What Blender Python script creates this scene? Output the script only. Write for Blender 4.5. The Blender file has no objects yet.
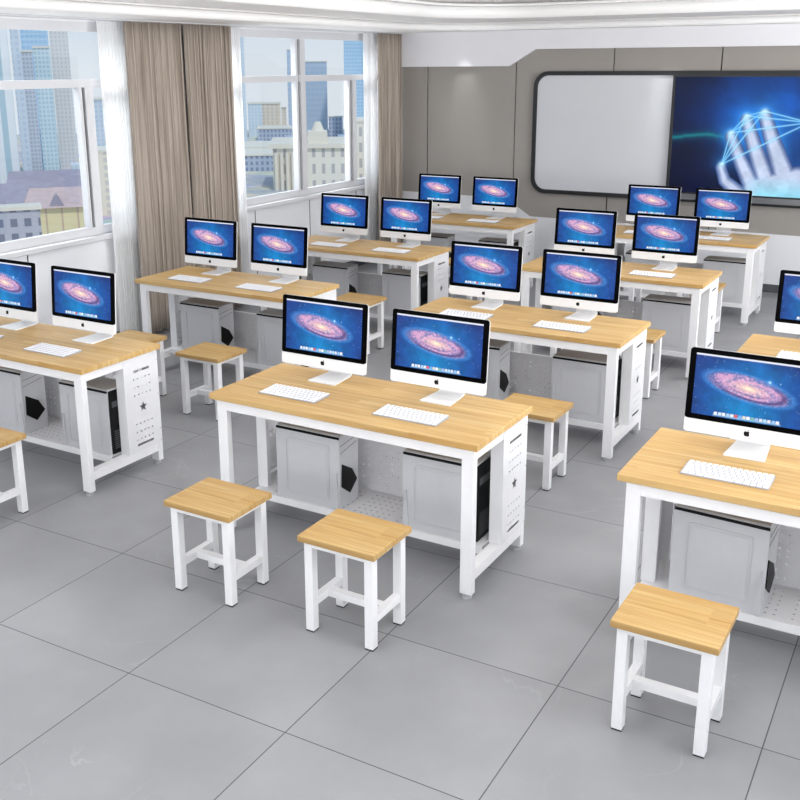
import bpy, bmesh, math, random
import numpy as np
from mathutils import Vector, Matrix
PI = math.pi
SC = bpy.context.scene
COL = SC.collection
random.seed(7)

# ------------------------------------------------------------------ helpers
def lin(c):
    return tuple(((v/255)/12.92 if v/255 <= .04045 else (((v/255)+.055)/1.055)**2.4) for v in c)
def rgba(c): return (*lin(c), 1.0)

def newmat(name):
    m = bpy.data.materials.new(name); m.use_nodes = True
    nt = m.node_tree; b = nt.nodes['Principled BSDF']
    return m, nt, b
def N(nt, kind, **kw):
    n = nt.nodes.new(kind)
    for k, v in kw.items(): setattr(n, k, v)
    return n
def math_(nt, op, a, b=None, c=None, clamp=False):
    n = nt.nodes.new('ShaderNodeMath'); n.operation = op; n.use_clamp = clamp
    for i, v in enumerate((a, b, c)):
        if v is None: continue
        if isinstance(v, (int, float)): n.inputs[i].default_value = v
        else: nt.links.new(v, n.inputs[i])
    return n.outputs[0]
def ramp(nt, fac, stops, interp='LINEAR'):
    r = nt.nodes.new('ShaderNodeValToRGB'); r.color_ramp.interpolation = interp
    e = r.color_ramp.elements
    while len(e) < len(stops): e.new(.5)
    for k, (p, c) in enumerate(stops):
        e[k].position = p; e[k].color = (*c, 1) if len(c) == 3 else c
    nt.links.new(fac, r.inputs[0]); return r.outputs[0]
def mixc(nt, fac, a, b, mode='MIX'):
    n = nt.nodes.new('ShaderNodeMix'); n.data_type = 'RGBA'; n.blend_type = mode
    for s, v in ((n.inputs[0], fac), (n.inputs[6], a), (n.inputs[7], b)):
        if isinstance(v, (int, float)): s.default_value = v
        elif isinstance(v, tuple): s.default_value = v if len(v) == 4 else (*v, 1)
        else: nt.links.new(v, s)
    return n.outputs[2]
def paint(name, c, rough=.45, metal=0., noise=.03, spec=.5, scale=30):
    m, nt, b = newmat(name)
    tc = N(nt, 'ShaderNodeTexCoord'); no = N(nt, 'ShaderNodeTexNoise'); no.inputs['Scale'].default_value = scale
    nt.links.new(tc.outputs['Object'], no.inputs['Vector'])
    l = lin(c)
    col = ramp(nt, no.outputs['Fac'], [(.3, tuple(v*(1-noise) for v in l)), (.7, tuple(min(1, v*(1+noise)) for v in l))])
    nt.links.new(col, b.inputs['Base Color'])
    b.inputs['Roughness'].default_value = rough; b.inputs['Metallic'].default_value = metal
    b.inputs['Specular IOR Level'].default_value = spec
    return m

def wood(name, tone=1.0, strip=.058):
    """long staves glued side by side, grain running along x"""
    m, nt, b = newmat(name)
    tc = N(nt, 'ShaderNodeTexCoord'); sp = N(nt, 'ShaderNodeSeparateXYZ')
    nt.links.new(tc.outputs['Object'], sp.inputs[0])
    row = math_(nt, 'FLOOR', math_(nt, 'DIVIDE', sp.outputs[1], strip))
    off = math_(nt, 'MULTIPLY', math_(nt, 'SINE', math_(nt, 'MULTIPLY', row, 12.9898)), 43.7)
    colx = math_(nt, 'FLOOR', math_(nt, 'ADD', math_(nt, 'DIVIDE', sp.outputs[0], 1.15), off))
    cb = N(nt, 'ShaderNodeCombineXYZ'); nt.links.new(row, cb.inputs[0]); nt.links.new(colx, cb.inputs[1])
    wn = N(nt, 'ShaderNodeTexWhiteNoise'); nt.links.new(cb.outputs[0], wn.inputs['Vector'])
    def streak(fx, fy, det):
        mp = N(nt, 'ShaderNodeVectorMath', operation='MULTIPLY'); mp.inputs[1].default_value = (fx, fy, 12)
        nt.links.new(tc.outputs['Object'], mp.inputs[0])
        ad = N(nt, 'ShaderNodeVectorMath', operation='ADD'); nt.links.new(mp.outputs[0], ad.inputs[0])
        sc = N(nt, 'ShaderNodeVectorMath', operation='SCALE'); sc.inputs['Scale'].default_value = 3.0
        nt.links.new(wn.outputs['Color'], sc.inputs[0]); nt.links.new(sc.outputs[0], ad.inputs[1])
        g = N(nt, 'ShaderNodeTexNoise'); g.inputs['Scale'].default_value = 1.0; g.inputs['Detail'].default_value = det
        g.inputs['Distortion'].default_value = .4; nt.links.new(ad.outputs[0], g.inputs['Vector']); return g.outputs['Fac']
    base = ramp(nt, wn.outputs['Value'], [(0, lin((196, 151, 90))), (.4, lin((205, 163, 102))), (.75, lin((212, 173, 114))), (1, lin((221, 188, 134)))])
    wide = ramp(nt, streak(1.1, 26, 2), [(.28, lin((192, 145, 84))), (.5, lin((208, 167, 107))), (.74, lin((226, 194, 142)))])
    c = mixc(nt, .5, base, wide)
    fine = ramp(nt, streak(2.5, 110, 4), [(.3, (.80, .76, .69)), (.55, (1, 1, 1)), (.8, (1.05, 1.05, 1.04))])
    c = mixc(nt, 1.0, c, fine, 'MULTIPLY')
    fr = math_(nt, 'FRACT', math_(nt, 'DIVIDE', sp.outputs[1], strip))
    c = mixc(nt, math_(nt, 'MULTIPLY', math_(nt, 'LESS_THAN', fr, .03), .18), c, lin((150, 108, 60)))
    c = mixc(nt, 1.0, c, (tone*.90, tone*.95, tone*.97), 'MULTIPLY')
    nt.links.new(c, b.inputs['Base Color']); b.inputs['Roughness'].default_value = .42
    b.inputs['Specular IOR Level'].default_value = .3
    return m

M = {}
M['wood'] = wood('honey_wood')
M['seat_wood'] = wood('seat_wood', .88, .064)
M['white'] = paint('white_powder_coat', (229, 229, 231), .42, noise=.01)
M['perf'] = paint('perforated_white_steel', (222, 222, 225), .45, noise=.01)
M['rubber'] = paint('black_rubber', (32, 32, 34), .7)
M['foot'] = paint('grey_levelling_foot', (190, 192, 195), .35, .3)
M['case'] = paint('pc_grey_case', (196, 197, 201), .4, noise=.01)
M['case_top'] = paint('pc_case_top', (178, 174, 170), .45, noise=.02)
M['black'] = paint('black_plastic', (8, 8, 9), .45, spec=.2)
M['vent'] = paint('vent_grey', (70, 72, 75), .5)
M['alu'] = paint('white_aluminium', (226, 227, 229), .35, .0, noise=.008)
M['bezel'] = paint('black_glass_bezel', (3, 3, 4), .3, spec=.03)
M['key'] = paint('white_keycap', (248, 248, 250), .5, noise=.005)
M['kbase'] = paint('keyboard_base', (172, 174, 182), .4, .1)
M['wall_white'] = paint('wall_white_paint', (225, 226, 230), .6, noise=.01, scale=3)
M['soffit'] = paint('soffit_white', (228, 228, 233), .6, noise=.01, scale=3)
M['ceil'] = paint('ceiling_white', (245, 245, 245), .7, noise=.008, scale=3)
M['tray'] = paint('ceiling_tray', (230, 228, 227), .7, noise=.008, scale=3)
M['grey_panel'] = paint('taupe_grey_panel', (152, 147, 142), .75, noise=.02, scale=60)
M['gap'] = paint('panel_gap_black', (25, 25, 26), .8)
M['base'] = paint('dark_baseboard', (82, 84, 87), .5)
M['frame_dark'] = paint('dark_board_frame', (40, 42, 45), .4, .3)
M['silver'] = paint('silver_trim', (130, 133, 137), .35, .6)
M['board'] = paint('whiteboard_face', (200, 203, 208), .3, noise=.01, scale=2)
M['winframe'] = paint('window_frame_white', (208, 209, 213), .4, noise=.01)
M['seal'] = paint('window_seal_dark', (40, 40, 42), .7)
M['gold'] = paint('lamp_brass', (190, 160, 110), .35, .6)

def emit(name, c, s):
    m, nt, b = newmat(name)
    b.inputs['Base Color'].default_value = (.8, .8, .8, 1)
    b.inputs['Emission Color'].default_value = (*c, 1); b.inputs['Emission Strength'].default_value = s
    return m
M['lamp'] = emit('added_panel_diffuser', (1.0, .985, .97), 3.9)
M['spot'] = emit('downlight_lens', (1, .98, .95), 1.0)

def screen_mat(name, s):
    m, nt, b = newmat(name)
    a = N(nt, 'ShaderNodeVertexColor'); a.layer_name = 'picture'
    b.inputs['Base Color'].default_value = (.004, .004, .004, 1); b.inputs['Roughness'].default_value = .4
    b.inputs['Specular IOR Level'].default_value = .15
    nt.links.new(a.outputs['Color'], b.inputs['Emission Color']); b.inputs['Emission Strength'].default_value = s
    return m
M['screen'] = screen_mat('lit_desktop_screen', 1.1)
M['bigscreen'] = screen_mat('lit_wall_screen', 1.0)

# floor tiles
TILE, GX, GY, GR = .7614, -3.4554, 2.5388, .0128
def floor_mat():
    m, nt, b = newmat('grey_marble_tiles')
    tc = N(nt, 'ShaderNodeTexCoord'); mp = N(nt, 'ShaderNodeMapping'); mp.vector_type = 'TEXTURE'
    mp.inputs['Location'].default_value = (GX, GY, 0); mp.inputs['Rotation'].default_value = (0, 0, GR)
    mp.inputs['Scale'].default_value = (TILE, TILE, 1)
    nt.links.new(tc.outputs['Object'], mp.inputs[0])
    sp = N(nt, 'ShaderNodeSeparateXYZ'); nt.links.new(mp.outputs[0], sp.inputs[0])
    masks = []
    for i in (0, 1):
        f = math_(nt, 'FRACT', math_(nt, 'ADD', sp.outputs[i], .5))
        masks.append(math_(nt, 'LESS_THAN', math_(nt, 'ABSOLUTE', math_(nt, 'SUBTRACT', f, .5)), .0030))
    line = math_(nt, 'MAXIMUM', masks[0], masks[1])
    fx = math_(nt, 'FLOOR', sp.outputs[0]); fy = math_(nt, 'FLOOR', sp.outputs[1])
    cb = N(nt, 'ShaderNodeCombineXYZ'); nt.links.new(fx, cb.inputs[0]); nt.links.new(fy, cb.inputs[1])
    wn = N(nt, 'ShaderNodeTexWhiteNoise'); nt.links.new(cb.outputs[0], wn.inputs['Vector'])
    sc = N(nt, 'ShaderNodeVectorMath', operation='SCALE'); sc.inputs['Scale'].default_value = 5.0
    nt.links.new(wn.outputs['Color'], sc.inputs[0])
    ad = N(nt, 'ShaderNodeVectorMath', operation='ADD'); nt.links.new(tc.outputs['Object'], ad.inputs[0]); nt.links.new(sc.outputs[0], ad.inputs[1])
    cl = N(nt, 'ShaderNodeTexNoise'); cl.inputs['Scale'].default_value = 2.2; cl.inputs['Detail'].default_value = 6
    nt.links.new(ad.outputs[0], cl.inputs['Vector'])
    base = ramp(nt, cl.outputs['Fac'], [(.25, lin((134, 135, 138))), (.5, lin((141, 142, 145))), (.75, lin((149, 150, 153)))])
    vn = N(nt, 'ShaderNodeTexNoise'); vn.inputs['Scale'].default_value = 1.7; vn.inputs['Detail'].default_value = 7
    vn.inputs['Distortion'].default_value = 1.6; nt.links.new(ad.outputs[0], vn.inputs['Vector'])
    d = math_(nt, 'ABSOLUTE', math_(nt, 'SUBTRACT', vn.outputs['Fac'], .5))
    vein = math_(nt, 'SUBTRACT', 1.0, math_(nt, 'MULTIPLY', d, 90.0), clamp=True)
    gate = N(nt, 'ShaderNodeTexNoise'); gate.inputs['Scale'].default_value = 1.9
    nt.links.new(ad.outputs[0], gate.inputs['Vector'])
    gt = math_(nt, 'MULTIPLY', math_(nt, 'SUBTRACT', gate.outputs['Fac'], .52, clamp=True), 3.0, clamp=True)
    c = mixc(nt, math_(nt, 'MULTIPLY', vein, gt), base, lin((160, 162, 165)))
    c = mixc(nt, line, c, lin((72, 73, 76)))
    nt.links.new(c, b.inputs['Base Color'])
    b.inputs['Roughness'].default_value = .38; b.inputs['Specular IOR Level'].default_value = .35
    return m
M['floor'] = floor_mat()

def fabric(name, c1, c2, scale_u, sheen=.2):
    m, nt, b = newmat(name)
    tc = N(nt, 'ShaderNodeTexCoord'); mp = N(nt, 'ShaderNodeVectorMath', operation='MULTIPLY')
    mp.inputs[1].default_value = (scale_u, scale_u, 1.2); nt.links.new(tc.outputs['Object'], mp.inputs[0])
    n = N(nt, 'ShaderNodeTexNoise'); n.inputs['Scale'].default_value = 1; n.inputs['Detail'].default_value = 3
    nt.links.new(mp.outputs[0], n.inputs['Vector'])
    col = ramp(nt, n.outputs['Fac'], [(.35, lin(c1)), (.65, lin(c2))])
    nt.links.new(col, b.inputs['Base Color']); b.inputs['Roughness'].default_value = .85
    b.inputs['Specular IOR Level'].default_value = .15
    return m
M['drape'] = fabric('taupe_drape_cloth', (150, 139, 129), (186, 175, 165), 60)
def sheer_mat():
    m, nt, b = newmat('white_sheer_cloth')
    out = nt.nodes['Material Output']
    tc = N(nt, 'ShaderNodeTexCoord'); mp = N(nt, 'ShaderNodeVectorMath', operation='MULTIPLY')
    mp.inputs[1].default_value = (40, 40, .3); nt.links.new(tc.outputs['Object'], mp.inputs[0])
    n = N(nt, 'ShaderNodeTexNoise'); n.inputs['Scale'].default_value = 1; nt.links.new(mp.outputs[0], n.inputs['Vector'])
    fac = ramp(nt, n.outputs['Fac'], [(.3, (.88,)*3), (.7, (.97,)*3)])
    tr = N(nt, 'ShaderNodeBsdfTransparent'); tl = N(nt, 'ShaderNodeBsdfTranslucent'); df = N(nt, 'ShaderNodeBsdfDiffuse')
    tl.inputs[0].default_value = (1, 1, 1, 1); df.inputs[0].default_value = (.97, .97, .98, 1)
    mx = N(nt, 'ShaderNodeMixShader'); mx.inputs[0].default_value = .35
    nt.links.new(tl.outputs[0], mx.inputs[1]); nt.links.new(df.outputs[0], mx.inputs[2])
    mm = N(nt, 'ShaderNodeMixShader'); nt.links.new(fac, mm.inputs[0])
    nt.links.new(tr.outputs[0], mm.inputs[1]); nt.links.new(mx.outputs[0], mm.inputs[2])
    nt.links.new(mm.outputs[0], out.inputs[0])
    return m
M['sheer'] = sheer_mat()
def glass_mat():
    m, nt, b = newmat('window_glass')
    out = nt.nodes['Material Output']
    tr = N(nt, 'ShaderNodeBsdfTransparent'); tr.inputs[0].default_value = (.97, .98, .985, 1)
    gl = N(nt, 'ShaderNodeBsdfGlossy'); gl.inputs['Roughness'].default_value = .02
    mm = N(nt, 'ShaderNodeMixShader'); mm.inputs[0].default_value = .035
    nt.links.new(tr.outputs[0], mm.inputs[1]); nt.links.new(gl.outputs[0], mm.inputs[2])
    nt.links.new(mm.outputs[0], out.inputs[0])
    return m
M['glass'] = glass_mat()

# mesh builders --------------------------------------------------------------
def box(bm, x0, x1, y0, y1, z0, z1, bev=0., seg=1):
    r = bmesh.ops.create_cube(bm, size=1)
    vs = r['verts']
    for v in vs:
        v.co = Vector(((x0+x1)/2 + v.co.x*(x1-x0), (y0+y1)/2 + v.co.y*(y1-y0), (z0+z1)/2 + v.co.z*(z1-z0)))
    if bev:
        es = list({e for v in vs for e in v.link_edges})
        bmesh.ops.bevel(bm, geom=es, offset=bev, segments=seg, affect='EDGES', profile=.5)
def cyl(bm, c, r, h, seg=20, r2=None, axis='Z'):
    rr = bmesh.ops.create_cone(bm, cap_ends=True, segments=seg, radius1=r, radius2=r if r2 is None else r2, depth=h)
    mt = {'Z': Matrix(), 'X': Matrix.Rotation(PI/2, 4, 'Y'), 'Y': Matrix.Rotation(PI/2, 4, 'X')}[axis]
    for v in rr['verts']:
        v.co = mt @ v.co + Vector(c)
def prism(bm, pts, a0, a1, plane='XZ'):
    """polygon pts in a plane, extruded from a0 to a1 along the third axis"""
    def P(p, a):
        return {'XZ': (p[0], a, p[1]), 'XY': (p[0], p[1], a), 'YZ': (a, p[0], p[1])}[plane]
    lo = [bm.verts.new(P(p, a0)) for p in pts]; hi = [bm.verts.new(P(p, a1)) for p in pts]
    fs = [bm.faces.new(lo), bm.faces.new(hi[::-1])]
    n = len(pts)
    for i in range(n): fs.append(bm.faces.new((lo[i], hi[i], hi[(i+1) % n], lo[(i+1) % n])))
    bmesh.ops.recalc_face_normals(bm, faces=fs)
def plate(bm, loops, a0, a1, plane='XZ'):
    """solid sheet bounded by loops[0] with holes loops[1:] cut right through it"""
    cu = bpy.data.curves.new('tmp', 'CURVE'); cu.dimensions = '2D'; cu.fill_mode = 'BOTH'; cu.extrude = abs(a1-a0)/2
    for lp in loops:
        s = cu.splines.new('POLY'); s.points.add(len(lp)-1)
        for k, p in enumerate(lp): s.points[k].co = (p[0], p[1], 0, 1)
        s.use_cyclic_u = True
    ob = bpy.data.objects.new('tmp', cu); COL.objects.link(ob)
    bpy.context.view_layer.update()
    me = bpy.data.meshes.new_from_object(ob.evaluated_get(bpy.context.evaluated_depsgraph_get()))
    bpy.data.objects.remove(ob); bpy.data.curves.remove(cu)
    mid = (a0+a1)/2
    for v in me.vertices:
        x, y, z = v.co
        v.co = {'XZ': (x, mid+z, y), 'XY': (x, y, mid+z), 'YZ': (mid+z, x, y)}[plane]
    n0 = len(bm.faces)
    bm.from_mesh(me); bpy.data.meshes.remove(me)
    bm.faces.ensure_lookup_table()
    fs = bm.faces[n0:]
    bmesh.ops.remove_doubles(bm, verts=list({v for f in fs for v in f.verts}), dist=1e-6)
    bmesh.ops.recalc_face_normals(bm, faces=bm.faces[n0:])
def rect(x0, x1, y0, y1): return [(x0, y0), (x1, y0), (x1, y1), (x0, y1)]
def rrect(x0, x1, y0, y1, r, n=8):
    out = []
    for cx, cy, a in ((x1-r, y0+r, -PI/2), (x1-r, y1-r, 0), (x0+r, y1-r, PI/2), (x0+r, y0+r, PI)):
        for k in range(n+1):
            t = a + PI/2*k/n; out.append((cx+r*math.cos(t), cy+r*math.sin(t)))
    return out
def circ(cx, cy, r, n=8): return [(cx+r*math.cos(2*PI*k/n), cy+r*math.sin(2*PI*k/n)) for k in range(n)]

def obj(name, bm, mat, parent=None, smooth=False):
    me = bpy.data.meshes.new(name); bm.to_mesh(me); bm.free()
    if isinstance(mat, (list, tuple)):
        for m_ in mat: me.materials.append(m_)
    else: me.materials.append(mat)
    if smooth:
        for p in me.polygons: p.use_smooth = True
    o = bpy.data.objects.new(name, me); COL.objects.link(o)
    if parent is not None: o.parent = parent
    return o
def BM(): return bmesh.new()
def bx(name, dims, mat, parent=None, bev=0., seg=1):
    bm = BM(); box(bm, *dims, bev, seg); return obj(name, bm, mat, parent)
def thing(name, label, cat, loc=(0, 0, 0), group=None, rotz=0):
    o = bpy.data.objects.new(name, None); COL.objects.link(o); o.empty_display_size = .1
    o.location = loc; o.rotation_euler = (0, 0, rotz)
    return tag(o, label, cat, group)
def tag(o, label, cat, group=None):
    o['label'] = label; o['category'] = cat
    if group: o['group'] = group
    return o
def struct(o):
    o['kind'] = 'structure'; return o
def copy_tree(o, parent=None):
    c = o.copy(); COL.objects.link(c)
    if parent is not None: c.parent = parent
    for ch in KIDS.get(o.name, []):
        copy_tree(ch, c)
    return c
KIDS = {}
def index_kids(root):
    KIDS[root.name] = [c for c in COL.objects if c.parent == root]
    for c in KIDS[root.name]: index_kids(c)
def place(proto, first, loc, label, cat, group, rotz=0):
    o = proto if first else copy_tree(proto)
    o.location = loc; o.rotation_euler = (0, 0, rotz)
    return tag(o, label, cat, group)

# ------------------------------------------------------------------ camera
F, CX, CY, YAW, PITCH, ROLL, CH = 1014.34, 377.68, 346.90, .5387, .2696, -.0065, 2.3352
fw = Vector((-math.sin(YAW)*math.cos(PITCH), math.cos(YAW)*math.cos(PITCH), -math.sin(PITCH)))
rt = Vector((math.cos(YAW), math.sin(YAW), 0)); up = rt.cross(fw)
r2 = rt*math.cos(ROLL)+up*math.sin(ROLL); u2 = -rt*math.sin(ROLL)+up*math.cos(ROLL)
cam = bpy.data.cameras.new('camera'); co = bpy.data.objects.new('camera', cam); COL.objects.link(co)
co.matrix_world = Matrix(((r2.x, u2.x, -fw.x, 0), (r2.y, u2.y, -fw.y, 0), (r2.z, u2.z, -fw.z, CH), (0, 0, 0, 1)))
cam.sensor_fit = 'HORIZONTAL'; cam.sensor_width = 36; cam.lens = F/800*36
cam.shift_x = (400-CX)/800; cam.shift_y = (CY-400)/800
cam.clip_end = 3000; cam.clip_start = .05
SC.camera = co

RIGHT_E, BACK_E = (108, 165, 240), 66  # strengths of the lamps added outside the right and back walls
# ------------------------------------------------------------------ room shell
XL, XR, YF, YB = -6.45, 1.7, 11.2, -1.6     # inner faces
ZC = 2.72                                     # underside of the dropped border
H0 = 3.02                                     # tray ceiling
struct(bx('floor', (XL-.35, XR+.2, YB-.2, YF+.2, -.12, 0), M['floor']))
# left wall with the two openings
W1 = (2.6, 6.93, .967, 2.70); W2 = (7.9, 10.97, .967, 2.70)
bm = BM()
plate(bm, [rect(YB-.2, YF, 0, H0+.1), rect(W1[0], W1[1], W1[2], W1[3]), rect(W2[0], W2[1], W2[2], W2[3])], XL-.26, XL, 'YZ')
struct(obj('wall_left', bm, M['wall_white']))
WR = [(-.9, 2.1), (2.7, 5.7), (6.3, 9.3)]; WB = [(-5.9, -3.7), (-3.1, -.9)]  # window openings added in the unseen walls to let the lamps shine in
bm = BM(); plate(bm, [rect(YB-.2, YF+.2, 0, H0+.1)]+[rect(a, b_, .9, 2.65) for a, b_ in WR], XR, XR+.2, 'YZ')
struct(obj('wall_right', bm, M['wall_white']))
bm = BM(); plate(bm, [rect(XL, XR, 0, H0+.1)]+[rect(a, b_, .9, 2.65) for a, b_ in WB], YB-.2, YB, 'XZ')
struct(obj('wall_back', bm, M['wall_white']))
def fill_lamp(name, loc, rot, w, h, e):  # area lamp added outside an opening, standing in for daylight
    ld = bpy.data.lights.new(name, 'AREA'); ld.shape = 'RECTANGLE'; ld.size = w; ld.size_y = h; ld.energy = e; ld.color = (1, .995, .985)
    lo = bpy.data.objects.new(name, ld); COL.objects.link(lo); lo.location = loc; lo.rotation_euler = rot; return lo
for k, (a, b_) in enumerate(WR):
    bm = BM(); plate(bm, [rect(a+.001, b_-.001, .901, 2.649), rect(a+.06, (a+b_)/2-.03, .96, 2.59), rect((a+b_)/2+.03, b_-.06, .96, 2.59)], XR+.08, XR+.13, 'YZ')
    struct(obj('window_%d' % (k+3), bm, M['winframe']))  # frame of an added window in the unseen right wall
    fill_lamp('added_fill_right', (XR+.24, (a+b_)/2, 1.78), (0, math.radians(90+42), 0), 1.74, b_-a, RIGHT_E[k])  # lamp added behind it, tilted up towards the ceiling
for k, (a, b_) in enumerate(WB):
    bm = BM(); plate(bm, [rect(a+.001, b_-.001, .901, 2.649), rect(a+.06, (a+b_)/2-.03, .96, 2.59), rect((a+b_)/2+.03, b_-.06, .96, 2.59)], YB-.13, YB-.08, 'XZ')
    struct(obj('window_%d' % (k+6), bm, M['winframe']))  # frame of an added window in the unseen back wall
    fill_lamp('added_fill_back', ((a+b_)/2, YB-.24, 1.78), (math.radians(90+34), 0, 0), b_-a, 1.74, BACK_E)  # added lamp here too, brightening the room from behind the camera
struct(bx('wall_front', (XL-.26, XR, YF+.03, YF+.2, 0, H0+.1), M['gap']))
# seams in the parapet under the windows
for k, y in enumerate((4.4, 5.394, 8.341, 9.332, 10.311)):
    struct(bx('trim_%d' % (k+1), (XL, XL+.002, y-.005, y+.005, .09, .925), M['gap']))
# front wall cladding: taupe panels with black gaps between
sx = [XL, -5.965, -4.815, -3.665, -2.52, -1.375, -.23, .915, XR]
for k in range(8):
    a, b_ = sx[k]+(.006 if k else 0), sx[k+1]-.006
    struct(bx('wall_front_panel_%d' % (k+1), (a, b_, YF, YF+.03, .0, 2.74), M['grey_panel'], bev=.003))
mid = -1.77  # the wall is symmetric about the screen's centre
bm = BM()
prism(bm, [(XL, 2.33), (-4.885, 2.33), (-4.565, 2.515), (XR, 2.505), (XR, 2.75), (XL, 2.75)], YF-.05, YF-.001)
struct(obj('trim_6', bm, M['soffit']))
bm = BM()
prism(bm, [(XL, .085), (XR, .085), (XR, .61), (-4.585, .618), (-4.90, .815), (XL, .825)], YF-.02, YF-.001)
struct(obj('wainscot_front', bm, M['wall_white']))
struct(bx('baseboard_front', (XL+.02, XR, YF-.035, YF-.001, 0, .085), M['base']))
struct(bx('baseboard_left', (XL, XL+.018, YB, YF-.04, 0, .085), M['base']))

# ceiling: flat tray, moulded border in steps with rounded corners
struct(bx('ceiling', (XL-.3, XR+.2, YB-.2, YF+.2, H0, H0+.12), M['tray']))
def ring(name, z0, z1, xi, yi, r, mat, xr=None, yb=-.6):
    bm = BM()
    plate(bm, [rect(XL, XR, YB, YF), rrect(xi, (XR-(xi-XL)) if xr is None else xr, yb, yi, r, 12)], z0, z1, 'XY')
    return struct(obj(name, bm, mat))
ring('ceiling_border', ZC, 2.785, -5.62, 10.90, .9, M['ceil'], .87)
ring('ceiling_moulding', 2.786, 2.80, -5.57, 10.86, .9, M['silver'] if False else M['tray'], .82)
ring('ceiling_step', 2.801, 2.91, -4.95, 10.02, .85, M['ceil'], .3)
ring('ceiling_lip', 2.911, 2.935, -4.85, 9.92, .8, M['ceil'], .2)
ring('ceiling_cove', 2.936, H0-.001, -5.0, 10.07, .85, M['tray'], .35)

# ------------------------------------------------------------------ windows
def window(n, y0, y1, z0, z1, parts):
    bm = BM(); xa, xb = XL-.075, XL-.012
    plate(bm, [rect(y0+.001, y1-.001, z0+.001, z1-.001), rect(y0+.06, y1-.06, z0+.07, z1-.075)], xa, xb, 'YZ')
    w = struct(obj('window_%d' % n, bm, M['winframe']))
    for (nm, a, b_, c, d, dx) in parts:
        bx(nm, (xa-.0+dx, xb+dx, a, b_, c, d), M['winframe'] if nm != 'seal' else M['seal'], w)
    bx('glass_pane', (XL-.05, XL-.044, y0+.06, y1-.06, z0+.07, z1-.075), M['glass'], w)
    bx('window_sill', (XL-.15, XL+.05, y0-.05, y1+.05, z0-.045, z0), M['winframe'], w, bev=.006)
    return w
window(1, *W1, [('transom', W1[0]+.06, W1[1]-.06, 2.185, 2.25, .012), ('mullion', 6.13, 6.22, 1.037, 2.185, .02), ('seal', 6.10, 6.112, 1.037, 2.185, .012),
                ('sash_edge', 6.07, 6.10, 1.037, 2.185, .018), ('mullion', 4.3, 4.4, 1.037, 2.62, .02)])
window(2, *W2, [('transom', W2[0]+.06, W2[1]-.06, 2.185, 2.25, .012), ('mullion', 9.21, 9.30, 1.037, 2.62, .02), ('sash_edge', 9.13, 9.165, 1.037, 2.62, .018), ('seal', 9.172, 9.182, 1.037, 2.62, .012),
                ('mullion', 10.25, 10.33, 1.037, 2.185, .02), ('seal', 10.212, 10.222, 1.037, 2.185, .012), ('sash_edge', 10.17, 10.205, 1.037, 2.185, .018)])

for y0, y1, e in ((4.6, 7.0, 100), (7.8, 11.0, 130)):
    fill_lamp('added_sky_lamp_left', (XL-.75, (y0+y1)/2, 3.35), (0, math.radians(-38), 0), .9, y1-y0, e)  # lamp added out of view above the window to brighten the sheers
    fill_lamp('added_uplight_left', (XL-.75, (y0+y1)/2, .35), (0, math.radians(-130), 0), .9, y1-y0, e*.45)  # lamp added below the sill, aimed up to lift the ceiling border
# ------------------------------------------------------------------ curtains
def curtain_bm(y0, y1, z0, z1, x, amp, waves, seed, thick=0.0, lean0=0., lean1=0., per=10):
    rnd = random.Random(seed); n = waves*per
    ph = [rnd.uniform(.55, 1.45) for _ in range(waves)]; am = [rnd.uniform(.55, 1.15) for _ in range(waves)]
    cum = [0]
    for p in ph: cum.append(cum[-1]+p)
    bm = BM(); rows = 14; grid = []
    for j in range(rows+1):
        tz = j/rows; z = z0+(z1-z0)*tz; row = []
        for i in range(n+1):
            w = i//per if i < n else waves-1; s = (i-w*per)/per
            t = (cum[w]+ph[w]*s)/cum[-1]
            a = amp*am[w]*(1.0-.35*tz)
            xx = x+a*math.sin(2*PI*s)+.006*math.sin(9*t+3*tz)
            yy = y0+lean0*tz+(y1-y0+(lean1-lean0)*tz)*t + .012*math.sin(4*PI*s)
            row.append(bm.verts.new((xx, yy, z)))
        grid.append(row)
    for j in range(rows):
        for i in range(n): bm.faces.new((grid[j][i], grid[j][i+1], grid[j+1][i+1], grid[j+1][i]))
    return bm
def curtain(name, label, cat, group, mat, *a, thick=.004, **k):
    bm = curtain_bm(*a, **k); o = obj(name, bm, mat, None, True)
    if thick:
        md = o.modifiers.new('thickness', 'SOLIDIFY'); md.thickness = thick
    return tag(o, label, cat, group)
XD = -6.30
curtain('drape', 'taupe drape hanging nearest the big left window, beside its white sheer', 'curtain', 'taupe drapes', M['drape'], 6.475, 7.185, .03, ZC-.012, XD, .042, 9, 1)
curtain('drape', 'taupe drape right half of the pair between the two windows', 'curtain', 'taupe drapes', M['drape'], 7.21, 7.89, .03, ZC-.012, XD, .042, 9, 2)
curtain('drape', 'taupe drape hanging in the far corner next to the grey front wall', 'curtain', 'taupe drapes', M['drape'], 10.575, 11.15, .03, ZC-.012, XD, .036, 7, 5)
XS = XL+.075
curtain('sheer_curtain', 'translucent white sheer gathered at the right end of the left window', 'curtain', 'white sheers', M['sheer'], 6.25, 6.56, .04, ZC-.012, XS-.001, .014, 10, 3, thick=0)
curtain('sheer_curtain', 'narrow white sheer at the near side of the second window', 'curtain', 'white sheers', M['sheer'], 7.93, 8.12, .04, ZC-.012, XS, .014, 6, 4, thick=0)
curtain('sheer_curtain', 'white sheer at the far side of the second window', 'curtain', 'white sheers', M['sheer'], 10.38, 10.70, .04, ZC-.012, XS, .014, 11, 6, thick=0)
tag(bx('curtain_rail', (-6.40, -6.22, 3.0, 11.14, ZC-.010, ZC-.001), M['winframe']), 'slim white rail the curtains hang from under the ceiling edge', 'curtain rail')

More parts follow.
